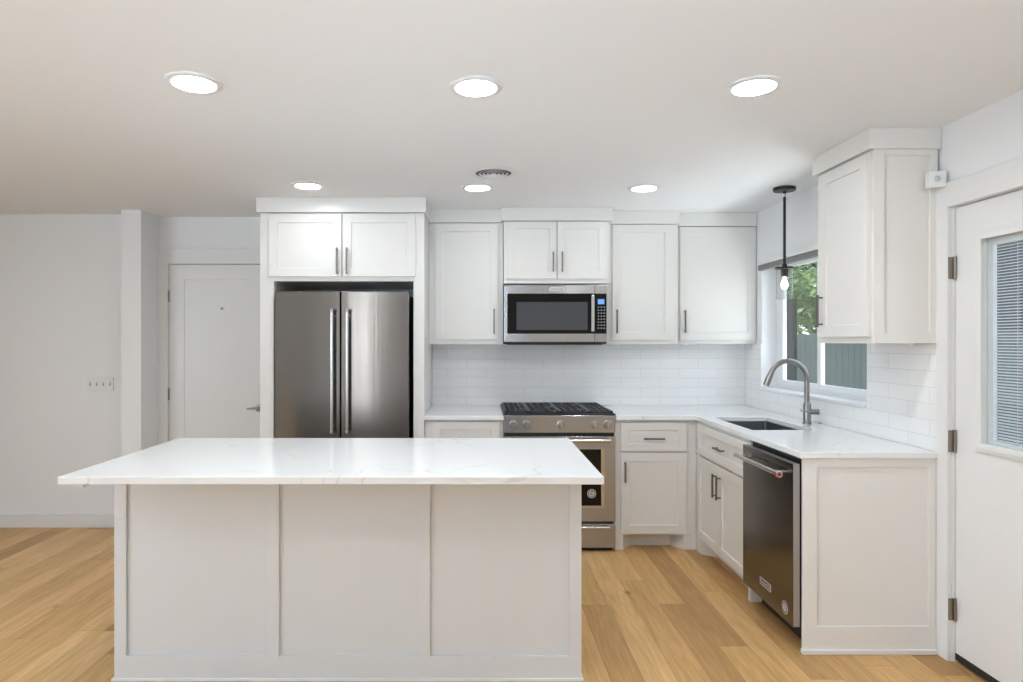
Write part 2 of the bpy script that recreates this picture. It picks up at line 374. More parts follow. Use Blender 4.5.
struct(MB().box(-4.6, XP0, Yleft-.016, Yleft-.0003, 0, .10), 'baseboard_left', M['trim'], .002)
struct(MB().box(XP0-.001, XP1+.001, Ycol-.014, Ycol-.0003, 0, .10), 'baseboard_partition', M['trim'], .002)
# entry door (far left) with casing
cw = .105
cas = MB().cells(front(Ydoor), [ED[0]-cw, ED[0], ED[1], ED[1]+cw], [0, ED[2], ED[2]+cw+.015], lambda i, j: not (i == 1 and j == 0), .0004, .016)
struct(cas, 'trim_1', M['trim'], .002)
d1 = thing('door_1', (ED[0]+.38, Ydoor+.02, 0), None, None); d1['kind'] = 'structure'
MB().shaker(front(Ydoor+.045), ED[0]+.003, ED[1]-.003, .008, ED[2]-.004, .040, .115, .006).build('door_panel', M['trim'], d1)
for py in (296, 394, 560):
    MB().box(ED[0]-.007, ED[0]+.007, Ydoor-.010, Ydoor+.004, PZ(py, 128.8)-.045, PZ(py, 128.8)+.045).build('hinge', M['bronze'], d1)
hx, hz = PX(254.5, 129), PZ(408, 129)
lv = MB().lathe((ED[1]-.062, Ydoor+.005, hz), [(.03, 0), (.03, .008), (.012, .012), (.010, .05), (0, .05)], 'Y', 24)
lv.tube([(ED[1]-.062, Ydoor-.040, hz), (ED[1]-.10, Ydoor-.043, hz), (ED[1]-.142, Ydoor-.040, hz-.003)], [.009, .008, .006], 12)
lv.build('door_handle', M['bronze'], d1, bevel=0, smooth=True)
MB().lathe((PX(221.5, 129), Ydoor+.0045, PZ(308.5, 129)), [(.011, 0), (.011, .006), (.006, .006), (0, .004)], 'Y', 20).build('peephole', M['bronze'], d1, bevel=0, smooth=True)

# exterior door on the right with casing, half lite and blinds between the panes
struct(MB().cells(left(WR), [DR[0]-.11, DR[0], DR[1], D(220.8)], [0, DR[3], DR[3]+.11], lambda i, j: not (i == 1 and j == 0), .0004, .018), 'trim_2', M['trim'], .002)
struct(MB().box(WR+.03, WR+.12, DR[0]+.001, DR[1]-.001, 0, .012), 'threshold', M['seal'])
bpy.data.objects['threshold'].name = 'trim_3'; ORG['trim_3'] = ORG['threshold']
d2 = thing('door_2', (2.12, 2.4, 0), None, None); d2['kind'] = 'structure'
LT = (2.742, 2.081, .953, 1.876)                 # lite frame: y far, y near, z0, z1
dmp = left(2.145); fy = .034
MB().cells(dmp, [DR[0]+.003, LT[1]+fy, LT[0]-fy, DR[1]-.004], [.022, LT[2]+fy, LT[3]-fy, DR[3]-.004], lambda i, j: not (i == 1 and j == 1), 0, .045).build('door_slab', M['trim'], d2)
lf = MB().cells(left(2.10), [LT[1], LT[1]+fy, LT[0]-fy, LT[0]], [LT[2], LT[2]+fy, LT[3]-fy, LT[3]], lambda i, j: not (i == 1 and j == 1), .0002, .012)
lf.cells(left(2.10), [LT[1]+.012, LT[1]+fy+.003, LT[0]-fy-.003, LT[0]-.012], [LT[2]+.012, LT[2]+fy+.003, LT[3]-fy-.003, LT[3]-.012], lambda i, j: not (i == 1 and j == 1), .012, .017)
lfo = lf.build('glazing_frame', M['trim'], d2, bevel=.003)
MB().box(2.1095, 2.1125, LT[1]+fy+.001, LT[0]-fy-.001, LT[2]+fy+.001, LT[3]-fy-.001).build('window_pane', M['glass'], d2, bevel=0)
bl = MB(); z = LT[2]+fy+.02
by0, by1 = LT[1]+fy+.03, LT[0]-fy-.028
while z < LT[3]-fy-.035:
    bl.quad([(2.119, by0, z-.002), (2.119, by1, z-.002), (2.131, by1, z+.0035), (2.131, by0, z+.0035)]); z += .0122
for yy in (by0+.12, (by0+by1)/2, by1-.12): bl.box(2.1178, 2.1186, yy-.001, yy+.001, LT[2]+fy, LT[3]-fy)
MBo = bl.build('blind_slats', M['slat'], d2, bevel=0)
MB().cells(left(2.132), [LT[1]+fy+.001, by0, by1, LT[0]-fy-.001], [LT[2]+fy+.001, LT[2]+fy+.014, LT[3]-fy-.03, LT[3]-fy-.001], lambda i, j: not (i == 1 and j == 1), 0, .016).build('blind_frame', M['vinyl'], d2, bevel=0)
for py in (268, 441, 609):
    zc = PZ(py, 226.3)
    hb = MB().box(2.068, 2.098, DR[1]-.0035, DR[1]-.0005, zc-.048, zc+.048)
    hb.tube([(2.094, DR[1]-.008, zc-.05), (2.094, DR[1]-.008, zc+.05)], .0065, 12)
    hb.build('hinge', M['bronze'], d2, bevel=0)
MB().box(2.096, 2.10, DR[0]+.004, DR[1]-.005, .012, .04).build('door_sweep', M['seal'], d2, bevel=0)
kb = MB().lathe((2.0995, DR[0]+.07, 1.0), [(.03, 0), (.03, .008), (.012, .012), (.012, .035), (.028, .045), (.028, .062), (0, .068)], 'X', 24)
kb.build('door_handle', M['bronze'], d2, bevel=0, smooth=True)

# kitchen window
w1 = thing('window_1', (2.19, (WIN[0]+WIN[1])/2, WIN[2]), None, None); w1['kind'] = 'structure'
wy0, wy1, wz0, wz1 = WIN
m0, m1 = D(155.9), D(154.3)
gz0, gz1 = 1.137, 1.937
MB().cells(left(2.213), [wy0, wy0+.11, m0, m1, wy1-.11, wy1], [wz0, gz0, gz1, wz1], lambda i, j: not (i in (1, 3) and j == 1), 0, .020).build('window_frame', M['vinyl'], w1, bevel=.002)
fr2 = MB().cells(left(2.193), [wy0+.07, wy0+.109, m0, m1, wy1-.109, wy1-.07], [gz0-.04, gz0-.001, gz1+.001, gz1+.03], lambda i, j: not (i in (1, 3) and j == 1), .0003, .008)
fr2.build('sash', M['vinyl'], w1, bevel=.002)
for a, b in ((wy0+.1101, m0-.0001), (m1+.0001, wy1-.1101)): MB().box(2.1965, 2.1995, a, b, gz0+.0001, gz1-.0001).build('window_pane', M['glass'], w1, bevel=0)
MB().box(2.060, 2.19, wy0+.001, wy1-.001, wz0+.0005, wz0+.014).build('window_sill', M['vinyl'], w1, bevel=.002)
# wall tile
tb = struct(MB().box(-.372, WR-.0095, YB-.009, YB-.0003, .9145, 1.395), 'wall_tile_back', M['tile_back'])
struct(MB().cells(left(WR), [D(220.8)+.001, wy0, wy1, YB-.0095], [.9145, wz0-.001, 1.392, 1.403], lambda i, j: not (i == 1 and j >= 1) and not (i == 2 and j == 2), .0003, .009), 'wall_tile_right', M['tile_right'])

# ------------------------------------------------------------------ ceiling fixtures
def copy_tree(o, dx, label):
    c = o.copy(); C.objects.link(c); c.location = Vector(o.location)+dx; c['label'] = label
    for ch in list(o.children):
        k = ch.copy(); C.objects.link(k); k.parent = c
    return c
def downlight():
    t = thing('recessed_ceiling_light', (0, 0, CEIL), 'x', 'ceiling light', 'recessed downlights in the white ceiling')
    MB().lathe((0, 0, CEIL-.0005), [(.075, -.003), (.078, -.010), (.092, -.010), (.101, -.005), (.101, 0), (.075, 0), (.075, -.003)], 'Z', 40).build('trim_ring', M['white'], t, bevel=0, smooth=True)
    MB().lathe((0, 0, CEIL-.0035), [(0, .0), (.070, 0), (.076, .002)], 'Z', 40).build('lens', M['lens'], t, bevel=0)
    return t
proto = downlight()
M['lens_front'] = mat('downlight_lens_middle', (1, 1, 1), .5, emis=(.90, .955, 1), es=LAMP_F)
M['lens_back'] = mat('downlight_lens_back', (1, 1, 1), .5, emis=(.90, .955, 1), es=LAMP_B)
M['lens_left'] = mat('downlight_lens_left', (1, 1, 1), .5, emis=(.90, .955, 1), es=LAMP_L)
M['lens_rear'] = mat('downlight_lens_rear', (1, 1, 1), .5, emis=(.90, .955, 1), es=LAMP_R)
spots = [((194, 268.7), 'left round downlight of the front row, above the island left end'),
         ((476, 264.5), 'middle round downlight of the front row, above the island right end'),
         ((754, 265), 'right round downlight of the front row, nearest the tall right cabinet'),
         ((308, 161.8), 'small far downlight directly before the refrigerator cabinet'),
         ((477.5, 159.8), 'small far downlight beside the round ceiling vent'),
         ((644, 159.2), 'small far downlight before the plain wall cabinets right of the microwave')]
pos = [(Vector((PX(px, s), D(s), 0)), lb) for (px, s), lb in spots]
for yy in (.80, -.80, -2.2):
    for k, xx in enumerate((-1.065, -.015, 1.035)):
        pos.append((Vector((xx, yy, 0)), 'round downlight in the ceiling row %s, %s' % ({.80: 'overhead of the viewer', -.80: 'just behind the viewer', -2.2: 'nearest the rear wall'}[yy], ('on the left', 'in the middle', 'on the right')[k])))
for xx in (-2.9,):
    for yy in (.8, 2.6, -.8): pos.append((Vector((xx, yy, 0)), 'round downlight over the open floor left of the island, %s' % {.8: 'level with the viewer', 2.6: 'nearest the switch wall', -.8: 'behind the viewer'}[yy]))
for i, (p, lb) in enumerate(pos):
    if i == 0: continue
    c = copy_tree(proto, p, lb)
    if p.y < 2 or p.x < -2 or p.y > 3.5:
        for k in c.children:
            if k.name.startswith('lens'): k.data = k.data.copy(); k.data.materials[0] = M['lens_back' if p.y > 3.5 else 'lens_left' if (p.y > .5 and p.x < -2) else 'lens_front' if p.y > .5 else 'lens_rear']
proto.location = Vector(proto.location)+pos[0][0]; proto['label'] = pos[0][1]

vx, vy = PX(493.5, 174.3), D(174.3)
vt = thing('ceiling_vent', (vx, vy, CEIL), 'round white ceiling air vent with concentric dark slots', 'vent')
MB().lathe((vx, vy, CEIL-.0005), [(.104, -.005), (.112, -.008), (.138, -.005), (.15, 0), (.104, 0), (.104, -.005)], 'Z', 48).build('outer_ring', M['white'], vt, bevel=0, smooth=True)
MB().lathe((vx, vy, CEIL-.001), [(0, 0), (.103, 0)], 'Z', 40).build('duct_opening', M['dark'], vt, bevel=0)
for r0 in (.082, .060, .038, .016):
    MB().lathe((vx, vy, CEIL-.0015), [(r0, -.006), (r0-.006, -.001), (r0-.0045, 0), (r0+.0015, -.0055), (r0, -.006)], 'Z', 40).build('louver_ring', M['white'], vt, bevel=0, smooth=True)

# pendant over the sink
pxx, pyy = PX(784.5, 159), D(159)
pt = thing('pendant_lamp', (pxx, pyy, CEIL), 'black rod pendant lamp with clear glass cylinder over the sink', 'lamp')
MB().lathe((pxx, pyy, CEIL-.0005), [(0, 0), (.066, 0), (.067, -.012), (.064, -.021), (.012, -.024), (.010, -.035), (0, -.036)], 'Z', 36).build('canopy', M['blackmetal'], pt, bevel=0, smooth=True)
MB().tube([(pxx, pyy, CEIL-.03), (pxx+.006, pyy, CEIL-.045), (pxx, pyy, CEIL-.062)], .003, 8).build('swivel_link', M['blackmetal'], pt, bevel=0, smooth=True)
MB().tube([(pxx, pyy, CEIL-.058), (pxx, pyy, 1.90)], .0082, 14).build('rod', M['blackmetal'], pt, bevel=0, smooth=True)
MB().lathe((pxx, pyy, 1.872), [(0, .03), (.014, .028), (.016, .010), (.056, .008), (.057, -.002), (.022, -.003), (.021, -.05), (0, -.052)], 'Z', 36).build('socket_cap', M['blackmetal'], pt, bevel=0, smooth=True)
MB().lathe((pxx, pyy, 1.868), [(.050, 0), (.050, -.19), (.0485, -.19), (.0485, 0)], 'Z', 40).build('glass_shade', M['shadeglass'], pt, bevel=0, smooth=True)
MB().lathe((pxx, pyy, 1.822), [(.008, 0), (.010, -.012), (.020, -.04), (.022, -.058), (.016, -.076), (0, -.082)], 'Z', 24).build('bulb', M['bulb'], pt, bevel=0, smooth=True)

# ------------------------------------------------------------------ wall cabinets on the back wall
def wall_cabinet(label, x0, x1, s_door, z0, z1, doors, crown=None, ztop=2.275, side_m=None):
    yd = D(s_door); yf = yd+.020
    t = thing('wall_cabinet', ((x0+x1)/2, YB, z0), label, 'cabinet')
    MB().box(x0, x1, yf, YB-.0015 if z0 > 1.5 else YB-.0100, z0, z1).build('carcass', M['cab'], t)
    for (dx0, dx1, dz0, dz1, rail, h) in doors:
        mp = front(yf-.0004)
        d = MB().shaker(mp, dx0, dx1, dz0, dz1, .0195, rail, .009).build('door', M['cab'], t)
        if h: pull(d, mp, h[0], h[1], h[2])
    if crown:
        MB().box(crown[0], crown[1], yd-.004, YB-.002, z1+.0005, CEIL-.0008).build('crown', M['cab'], t)
    return t
s = 137.0
wall_cabinet('tall white single-door wall cabinet between the refrigerator and the microwave', -.3735, PX(503, 137), s, 1.393, 2.28,
             [(PX(435, s), PX(498, s), PZ(339.3, s), 2.275, .058, (PX(494, s), PZ(321.5, s), .185))], (-.3735, PX(501.5, 137)))
s = 138.8
MWX0, MWX1 = PX(503.6, s), PX(607.6, s)
wall_cabinet('short white two-door wall cabinet directly above the microwave', PX(503.8, s)+.001, PX(610, s), s, 1.832, 2.283,
             [(PX(507, s), PX(556.4, s), PZ(278.7, s), 2.275, .05, (PX(553, s), PZ(262, s), .145)),
              (PX(557.4, s), PX(606, s), PZ(278.7, s), 2.275, .05, (PX(562, s), PZ(262, s), .145))], (PX(501.3, s), PX(613, s)))
s = 135.4
wall_cabinet('narrower white single-door wall cabinet just right of the microwave', PX(610, 138.8)+.002, PX(678.5, s), s, 1.393, 2.28,
             [(PX(612, s)+.003, PX(672.9, s), PZ(339.8, s), 2.275, .058, (PX(616.5, s), PZ(321.5, s), .175))], (PX(613, 138.8)+.002, PX(680.3, s)))
s = 132.9
wall_cabinet('wider white single-door wall cabinet in the corner next to the window', PX(678.5, 135.4)+.0015, WR-.003, s, 1.393, 2.28,
             [(PX(679.8, s)+.004, WR-.007, PZ(340.2, s), 2.273, .058, (PX(684, s)+.003, PZ(321.5, s), .172))], (PX(680.3, 135.4)+.0015, WR-.002))

# refrigerator surround cabinet
s = 148.8; yd = D(s); yf = yd+.02
ft = thing('refrigerator_cabinet', (-.95, YB, 0), 'white built-in surround with two cupboard doors over the refrigerator', 'cabinet')
FX0, FX1 = PX(259, s), -.376
OX0, OX1 = PX(272.8, s), PX(413.2, s)
OZ = PZ(281, s)
car = MB().box(FX0, OX0, yf, Ydoor-.002, 0, 2.28).box(OX0, OX1, yf, Ydoor-.002, OZ, 2.28).box(OX1, FX1, yf, YB-.003, 0, 2.28)
car.build('carcass', M['cab'], ft)
mp = front(yf-.0004)
for a, b, hx_ in ((268.6, 341.4, 337.5), (342.8, 415.2, 347.3)):
    d = MB().shaker(mp, PX(a, s), PX(b, s), PZ(276.4, s), PZ(213.9, s), .0195, .058, .009).build('door', M['cab'], ft)
    pull(d, mp, PX(hx_, s), PZ(261.3, s), .178)
MB().box(PX(255, 150), FX1+.012, yd-.012, Ydoor-.002, 2.2805, CEIL-.0008).build('crown', M['cab'], ft)

# refrigerator
yfr = D(149.6)
rf = thing('refrigerator', (-.9, yfr+.4, 0), 'wide brushed steel french-door refrigerator set into the white surround', 'refrigerator')
RX0, RX1, RXM = PX(274.8, 149.6), PX(408.8, 149.6), PX(340.5, 149.6)
RZ = PZ(291.2, 149.6)
MB().box(RX0+.006, RX1-.006, yfr+.075, yfr+.66, .015, RZ-.02).build('body', M['dark'], rf)
MB().box(RX0+.05, RX1-.05, yfr+.09, yfr+.2, RZ-.0195, RZ+.0).build('hinge_cover', M['dark'], rf)
for a, b, hx_ in ((RX0, RXM-.004, PX(332, 151)), (RXM+.004, RX1, PX(347.3, 151))):
    d = MB().box(a, b, yfr, yfr+.07, .62, RZ).build('door', M['fridge_steel'], rf, bevel=.004)
    z0, z1 = PZ(431.5, 151), PZ(311, 151)
    hd = MB().tube([(hx_, yfr-.050, z0), (hx_, yfr-.050, z1)], .0115, 18)
    for zz in (z0+.03, z1-.03): hd.tube([(hx_, yfr-.0005, zz), (hx_, yfr-.045, zz)], .009, 12)
    ho = hd.build('handle', M['polished'], d, bevel=0, smooth=True)
    for zz in (z0-.004, z1+.004): MB().tube([(hx_, yfr-.050, zz-.010), (hx_, yfr-.050, zz+.010)], .0135, 18).build('handle_cap', M['steel'], d, bevel=.001, smooth=True)
d = MB().box(RX0, RX1, yfr, yfr+.07, .05, .61).build('freezer_drawer', M['fridge_steel'], rf, bevel=.004)
hd = MB().tube([(RX0+.06, yfr-.05, .55), (RX1-.06, yfr-.05, .55)], .0115, 18)
for xx in (RX0+.1, RX1-.1): hd.tube([(xx, yfr-.0005, .55), (xx, yfr-.045, .55)], .009, 12)
hd.build('handle', M['polished'], d, bevel=0, smooth=True)

# ------------------------------------------------------------------ microwave
ym = D(138.6); smw = 138.6
mw = thing('microwave_oven', ((MWX0+MWX1)/2, YB, 1.39), 'stainless over-range microwave with black window and blue clock display', 'microwave')
mz0, mz1 = PZ(344.0, smw), PZ(284.3, smw)
MB().box(MWX0+.001, MWX1-.001, ym+.03, YB-.0105, mz0, mz1).build('body', M['dark'], mw)
xd = PX(594.8, smw)   # seam between door and control panel
d = MB().box(MWX0+.004, xd-.0008, ym, ym+.0295, mz0+.014, mz1-.004).build('door', M['steel'], mw, bevel=.003)
gz = (PZ(333.7, smw), PZ(293.5, smw))
MB().box(PX(507.3, smw), xd-.001, ym-.0022, ym-.0003, gz[0], gz[1]).build('door_glass', M['glassblack'], d, bevel=.0005)
MB().box(PX(516.5, smw), PX(587.6, smw), ym-.0030, ym-.0024, PZ(330, smw), PZ(302, smw)).build('window', M['mwglass'], d, bevel=0)
hx_ = PX(592.9, 139.8)
hd = MB().box(hx_-.011, hx_+.011, ym-.042, ym-.030, PZ(331.5, 139.8), PZ(295, 139.8))
for zz in (PZ(328, 139.8), PZ(298.5, 139.8)): hd.box(hx_-.008, hx_+.008, ym-.030, ym-.0025, zz-.01, zz+.01)
hd.build('handle', M['polished'], d, bevel=.003)
MB().box(PX(549, smw), PX(565, smw), ym-.0022, ym-.0004, PZ(291, smw), PZ(287, smw)).build('badge', M['label'], d, bevel=.0005)
text_part('lettering', 'KitchenAid', .019, FRONT_M(PX(557, smw), ym-.0026, PZ(289, smw)), M['dark'], d, .0002)
cp = MB().box(xd+.0008, MWX1-.002, ym, ym+.0295, mz0+.014, mz1-.004).build('control_panel', M['steel'], mw, bevel=.003)
MB().box(xd+.0012, PX(606.4, smw), ym-.0022, ym-.0003, gz[0], gz[1]).build('keypad_glass', M['glassblack'], cp, bevel=.0005)
MB().box(PX(597.8, smw), PX(604.2, smw), ym-.003, ym-.0023, PZ(304.2, smw), PZ(299.2, smw)).build('clock_display', M['display'], cp, bevel=0)
for r in range(8):
    for c_ in range(3):
        x = PX(598.4+2.9*c_, smw); zz = PZ(307.2+3.0*r, smw)
        MB().box(x-.0055, x+.0055, ym-.0028, ym-.0023, zz-.004, zz+.004).build('key', M['keys'], cp, bevel=0)
MB().box(MWX0+.03, MWX1-.03, ym+.04, ym+.30, mz0-.006, mz0-.0005).build('vent_grille', M['dark'], mw)

# ------------------------------------------------------------------ range
yr = D(148.8); RX0, RX1 = PX(504, 148.8), PX(615.3, 148.8)
rg = thing('gas_range', ((RX0+RX1)/2, YB, 0), 'stainless slide-in gas range with black grates and five knobs', 'stove')
MB().box(RX0, RX1, yr+.055, YB-.012, .03, .905).build('body', M['steel'], rg)
MB().box(RX0+.02, RX1-.02, yr+.03, yr+.054, .0005, .06).build('kick_plate', M['dark'], rg)
ct = MB().box(RX0-.004, RX1+.004, yr+.004, YB-.012, .9165, .926).build('cooktop', M['dark'], rg, bevel=.002)
pz0 = PZ(433, 148.8)
MB().box(RX0, RX1, yr, yr+.05, pz0, .916).build('control_panel', M['steel'], rg, bevel=.004)
for kx in (513.6, 527, 561.3, 595.2, 608):
    kc = (PX(kx, 150), yr-.0003, PZ(425, 150))
    k = MB().lathe(kc, [(.027, 0), (.027, .006), (.023, .007), (.021, .032), (.019, .035), (0, .035)], 'Y', 28).build('knob', M['steel'], rg, bevel=0, smooth=True)
    MB().box(kc[0]-.003, kc[0]+.003, yr-.042, yr-.0354, kc[2]-.019, kc[2]+.019).build('knob_grip', M['polished'], k, bevel=.001)
MB().box(RX0+.004, RX1-.004, yr+.018, yr+.05, PZ(436, 148.8), pz0-.001).build('vent_slot', M['dark'], rg)
dz0, dz1 = PZ(521.6, 149), PZ(436.3, 149)-.001
yd_ = yr-.006
od = MB().box(RX0, RX1, yd_, yd_+.05, dz0, dz1).build('oven_door', M['steel'], rg, bevel=.003)
wx1 = PX(601.3, 149.3); wx0 = RX0+(RX1-wx1)
MB().cells(front(yd_), [wx0-.022, wx0, wx1, wx1+.022], [PZ(506, 149.3)-.016, PZ(506, 149.3), PZ(449.4, 149.3), PZ(449.4, 149.3)+.004], lambda i, j: not (i == 1 and j == 1), .0004, .003).build('window_bezel', M['polished'], od, bevel=.001)
MB().box(wx0+.0005, wx1-.0005, yd_-.0022, yd_-.0004, PZ(506, 149.3)+.0005, PZ(449.4, 149.3)-.0005).build('window', M['glassblack'], od, bevel=0)
hz_ = PZ(441, 151)
hd = MB().tube([(RX0+.045, yd_-.055, hz_), (RX1-.045, yd_-.055, hz_)], .0125, 18)
for xx in (RX0+.075, RX1-.075): hd.tube([(xx, yd_-.0005, hz_), (xx, yd_-.05, hz_)], .010, 12)
hd.build('handle', M['polished'], od, bevel=0, smooth=True)
bx, bz = PX(592, 149.5), PZ(494, 149.5)
bd = MB().lathe((bx, yd_-.0024, bz), [(0, .0), (.030, 0), (.030, .0012), (0, .0012)], 'Y', 36).build('badge', M['label'], od, bevel=0)
rings = MB().lathe((bx, yd_-.0037, bz), [(.024, 0), (.024, .0003), (.020, .0003), (.020, 0)], 'Y', 36)
rings.build('badge_ring', M['dark'], od, bevel=0)
text_part('badge_mark', '€', .03, FRONT_M(bx, yd_-.0041, bz), M['dark'], od, .0002)
dw = MB().box(RX0, RX1, yd_, yd_+.05, PZ(548, 149), PZ(524.4, 149)).build('warming_drawer', M['steel'], rg, bevel=.003)
hz_ = PZ(528.6, 151)
hd = MB().tube([(RX0+.045, yd_-.040, hz_), (RX1-.045, yd_-.040, hz_)], .009, 16)
for xx in (RX0+.075, RX1-.075): hd.tube([(xx, yd_-.0005, hz_), (xx, yd_-.038, hz_)], .008, 12)
hd.build('handle', M['polished'], dw, bevel=0, smooth=True)
gx0, gx1, gy0, gy1 = RX0+.006, RX1-.006, yr+.04, YB-.06
xb = [gx0, PX(527, 141), PX(556, 141), PX(585, 141), gx1]
for i in range(4):
    a, b = xb[i]+.0015, xb[i+1]-.0015
    g = MB()
    zt = .940
    for (u0, u1, v0, v1) in ((a, b, gy0, gy0+.016), (a, b, gy1-.016, gy1), (a, a+.014, gy0, gy1), (b-.014, b, gy0, gy1)): g.box(u0, u1, v0, v1, zt-.016, zt)
    for k in range(1, 4):
        xx = a+(b-a)*k/4; g.box(xx-.005, xx+.005, gy0+.012, gy1-.012, zt-.014, zt-.001)
    for k in (1, 2, 3, 4, 5):
        yy = gy0+(gy1-gy0)*k/6; g.box(a+.01, b-.01, yy-.006, yy+.006, zt-.015, zt-.001)
    for xx in (a+.007, b-.007):
        for yy in (gy0+.008, gy1-.008): g.box(xx-.006, xx+.006, yy-.006, yy+.006, .9265, zt-.015)
    g.build('grate', M['iron'], rg, bevel=.002)
for xx, yy, r in ((.3, .17, .045), (.3, .5, .038), (.5, .33, .05), (.72, .17, .038), (.72, .5, .045)):
    MB().lathe((RX0-.15+xx, yr+yy, .9265), [(r, 0), (r, .008), (r*.8, .014), (0, .015)], 'Z', 28).build('burner_cap', M['iron'], rg, bevel=0, smooth=True)
for x in xb[1:4]:
    MB().box(x-.001, x+.001, gy0+.02, gy1-.1, .9265, .9405).build('grate_seam_strip', M['polished'], rg, bevel=0)  # thin pale metal strips along the seams between the grates

# ------------------------------------------------------------------ base cabinets
YF = D(149.2)          # worktop front on the back wall
s = 148.2; yd = D(s); yf = yd+.02
bt = thing('base_cabinet', (-.12, YB, 0), 'white base cabinet between the refrigerator and the range', 'cabinet')
MB().box(-.3745, RX0-.003, yf, YB-.012, .10, .885).build('carcass', M['cab'], bt)
MB().box(-.3745, RX0-.003, yf+.07, yf+.085, .0005, .0995).build('toe_kick', M['cab'], bt)
mp = front(yf-.0004)
d = MB().shaker(mp, PX(432, s), PX(499.5, s), .67, PZ(421.5, s), .0195, .055, .009).build('drawer', M['cab'], bt)
pull(d, mp, PX(465.5, s), .74, .14, False)
d = MB().shaker(mp, PX(432, s), PX(499.5, s), .112, .66, .0195, .058, .009).build('door', M['cab'], bt)
pull(d, mp, PX(494, s), .54, .14)

XD = 1.448; XFc = XD+.018         # right run: door face, frame face
at_ = thing('base_cabinet', (1.18, YB, 0), 'white base cabinet with one drawer and one door just right of the range', 'cabinet')
AX0 = RX1+.003
MB().box(AX0, XFc-.0005, yf, YB-.012, .10, .885).build('carcass', M['cab'], at_)
kick = [(AX0, yf), (PX(623, 147.5), yf), (PX(631, 144.4), D(144.4)), (PX(670, 144.4), D(144.4)), (PX(684, 147.5), yf), (XFc-.0005, yf)]
MB().prism(kick+[(XFc-.0005, D(144.4)+.012), (AX0, D(144.4)+.012)], .0005, .0995).build('toe_kick', M['cab'], at_, bevel=.001)
d = MB().shaker(mp, PX(621, s), PX(686.6, s), PZ(451.2, s), PZ(422.8, s), .0195, .050, .009).build('drawer', M['cab'], at_)
pull(d, mp, PX(653.6, s), PZ(438.4, s), .14, False)
d = MB().shaker(mp, PX(621, s), PX(686.6, s), PZ(533.8, s), PZ(453, s), .0195, .058, .009).build('door', M['cab'], at_)
pull(d, mp, PX(624.6, s), PZ(471.7, s), .14)

DWY0, DWY1 = D(219.8), D(184.7)
sb = thing('sink_base_cabinet', (1.75, 3.97, 0), 'white sink cabinet with one wide drawer front and two doors under the window', 'cabinet')
BY0, BY1 = DWY1+.004, yf-.0005
MB().box(XFc, XFc+.018, BY0, BY1, .10, .885).box(XFc+.018, WR-.012, BY0, BY0+.016, .10, .885).box(XFc+.018, WR-.012, BY0+.016, BY1, .10, .118).build('carcass', M['cab'], sb)
MB().prism([(XFc, BY0), (XFc, BY0+.03), (XFc+.09, BY0+.10), (XFc+.09, BY1-.16), (XFc, BY1-.09), (XFc, BY1), (XFc+.105, BY1), (XFc+.105, BY0)], .0005, .0995).build('toe_kick', M['cab'], sb, bevel=.001)
mpr = left(XFc-.0004)
far_, near_ = D(PX(696.8, 1)/XD), BY0+.006
midd = D(PX(718.2, 1)/XD)
d = MB().shaker(mpr, near_, far_, .668, .866, .0180, .05, .009).build('drawer_front', M['cab'], sb)
pull(d, mpr, D(PX(716.5, 1)/1.42), .764, .135, False, w0=.0185)
for a, b, hy in ((near_, midd-.0015, D(PX(716.0, 1)/1.42)), (midd+.0015, far_, D(PX(712.2, 1)/1.42))):
    d = MB().shaker(mpr, a, b, .112, .655, .0180, .056, .009).build('door', M['cab'], sb)
    pull(d, mpr, hy, .53, .145, w0=.0185)

# dishwasher
XDW = 1.424
dt = thing('dishwasher', (1.75, (DWY0+DWY1)/2, 0), 'dark stainless dishwasher with long bar handle under the right worktop', 'dishwasher')
MB().box(XDW+.05, WR-.02, DWY0+.012, DWY1-.004, .10, .872).build('tub', M['dark'], dt)
MB().box(XDW+.10, XDW+.115, DWY0+.01, DWY1-.004, .0005, .0995).build('toe_kick', M['dark'], dt)
dd = MB().box(XDW+.002, XDW+.031, DWY0, DWY1, .114, .856).build('door', M['dwedge'], dt, bevel=.001)
MB().box(XDW, XDW+.0018, DWY0, DWY1, .114, .856).build('front_panel', M['dwsteel'], dd, bevel=.0004)
hz_ = .803
hd = MB().tube([(XDW-.048, DWY0+.055, hz_), (XDW-.048, DWY1-.02, hz_)], .0115, 18)
for yy in (DWY0+.09, DWY1-.06): hd.tube([(XDW-.0005, yy, hz_), (XDW-.044, yy, hz_)], .009, 12)
hd.build('handle', M['polished'], dd, bevel=0, smooth=True)
MB().tube([(XDW-.048, DWY0+.030, hz_), (XDW-.048, DWY0+.0545, hz_)], .0155, 24).build('handle_cap', M['polished'], dd, bevel=.001, smooth=True)
MB().lathe((XDW-.0638, DWY0+.042, hz_), [(0, 0), (.010, 0), (.010, .0015), (0, .0015)], 'X', 24).build('medallion', M['red'], dd, bevel=0)
MB().lathe((XDW-.048, DWY0+.0299, hz_), [(0, 0), (.010, 0), (.010, .001), (0, .001)], 'Y', 24).build('medallion', M['red'], dd, bevel=0)
by_ = D(PX(765.5, 1)/XDW); bz_ = H-(584.2-VY)/(F/by_)
MB().cells(left(XDW), [by_-.062, by_-.058, by_+.058, by_+.062], [bz_-.018, bz_-.014, bz_+.014, bz_+.018], lambda i, j: not (i == 1 and j == 1), .0003, .0016).build('badge', M['label'], dd, bevel=0)
text_part('lettering', 'KitchenAid', .026, LEFT_M(XDW-.0010, by_, bz_), M['label'], dd, .0003)
cy_ = D(PX(785, 1)/XDW); cz_ = H-(607.5-VY)/(F/cy_)
MB().lathe((XDW-.0003, cy_, cz_), [(0, 0), (.030, 0), (.030, .0012), (0, .0012)], 'X', 36).build('badge', M['label'], dd, bevel=0)
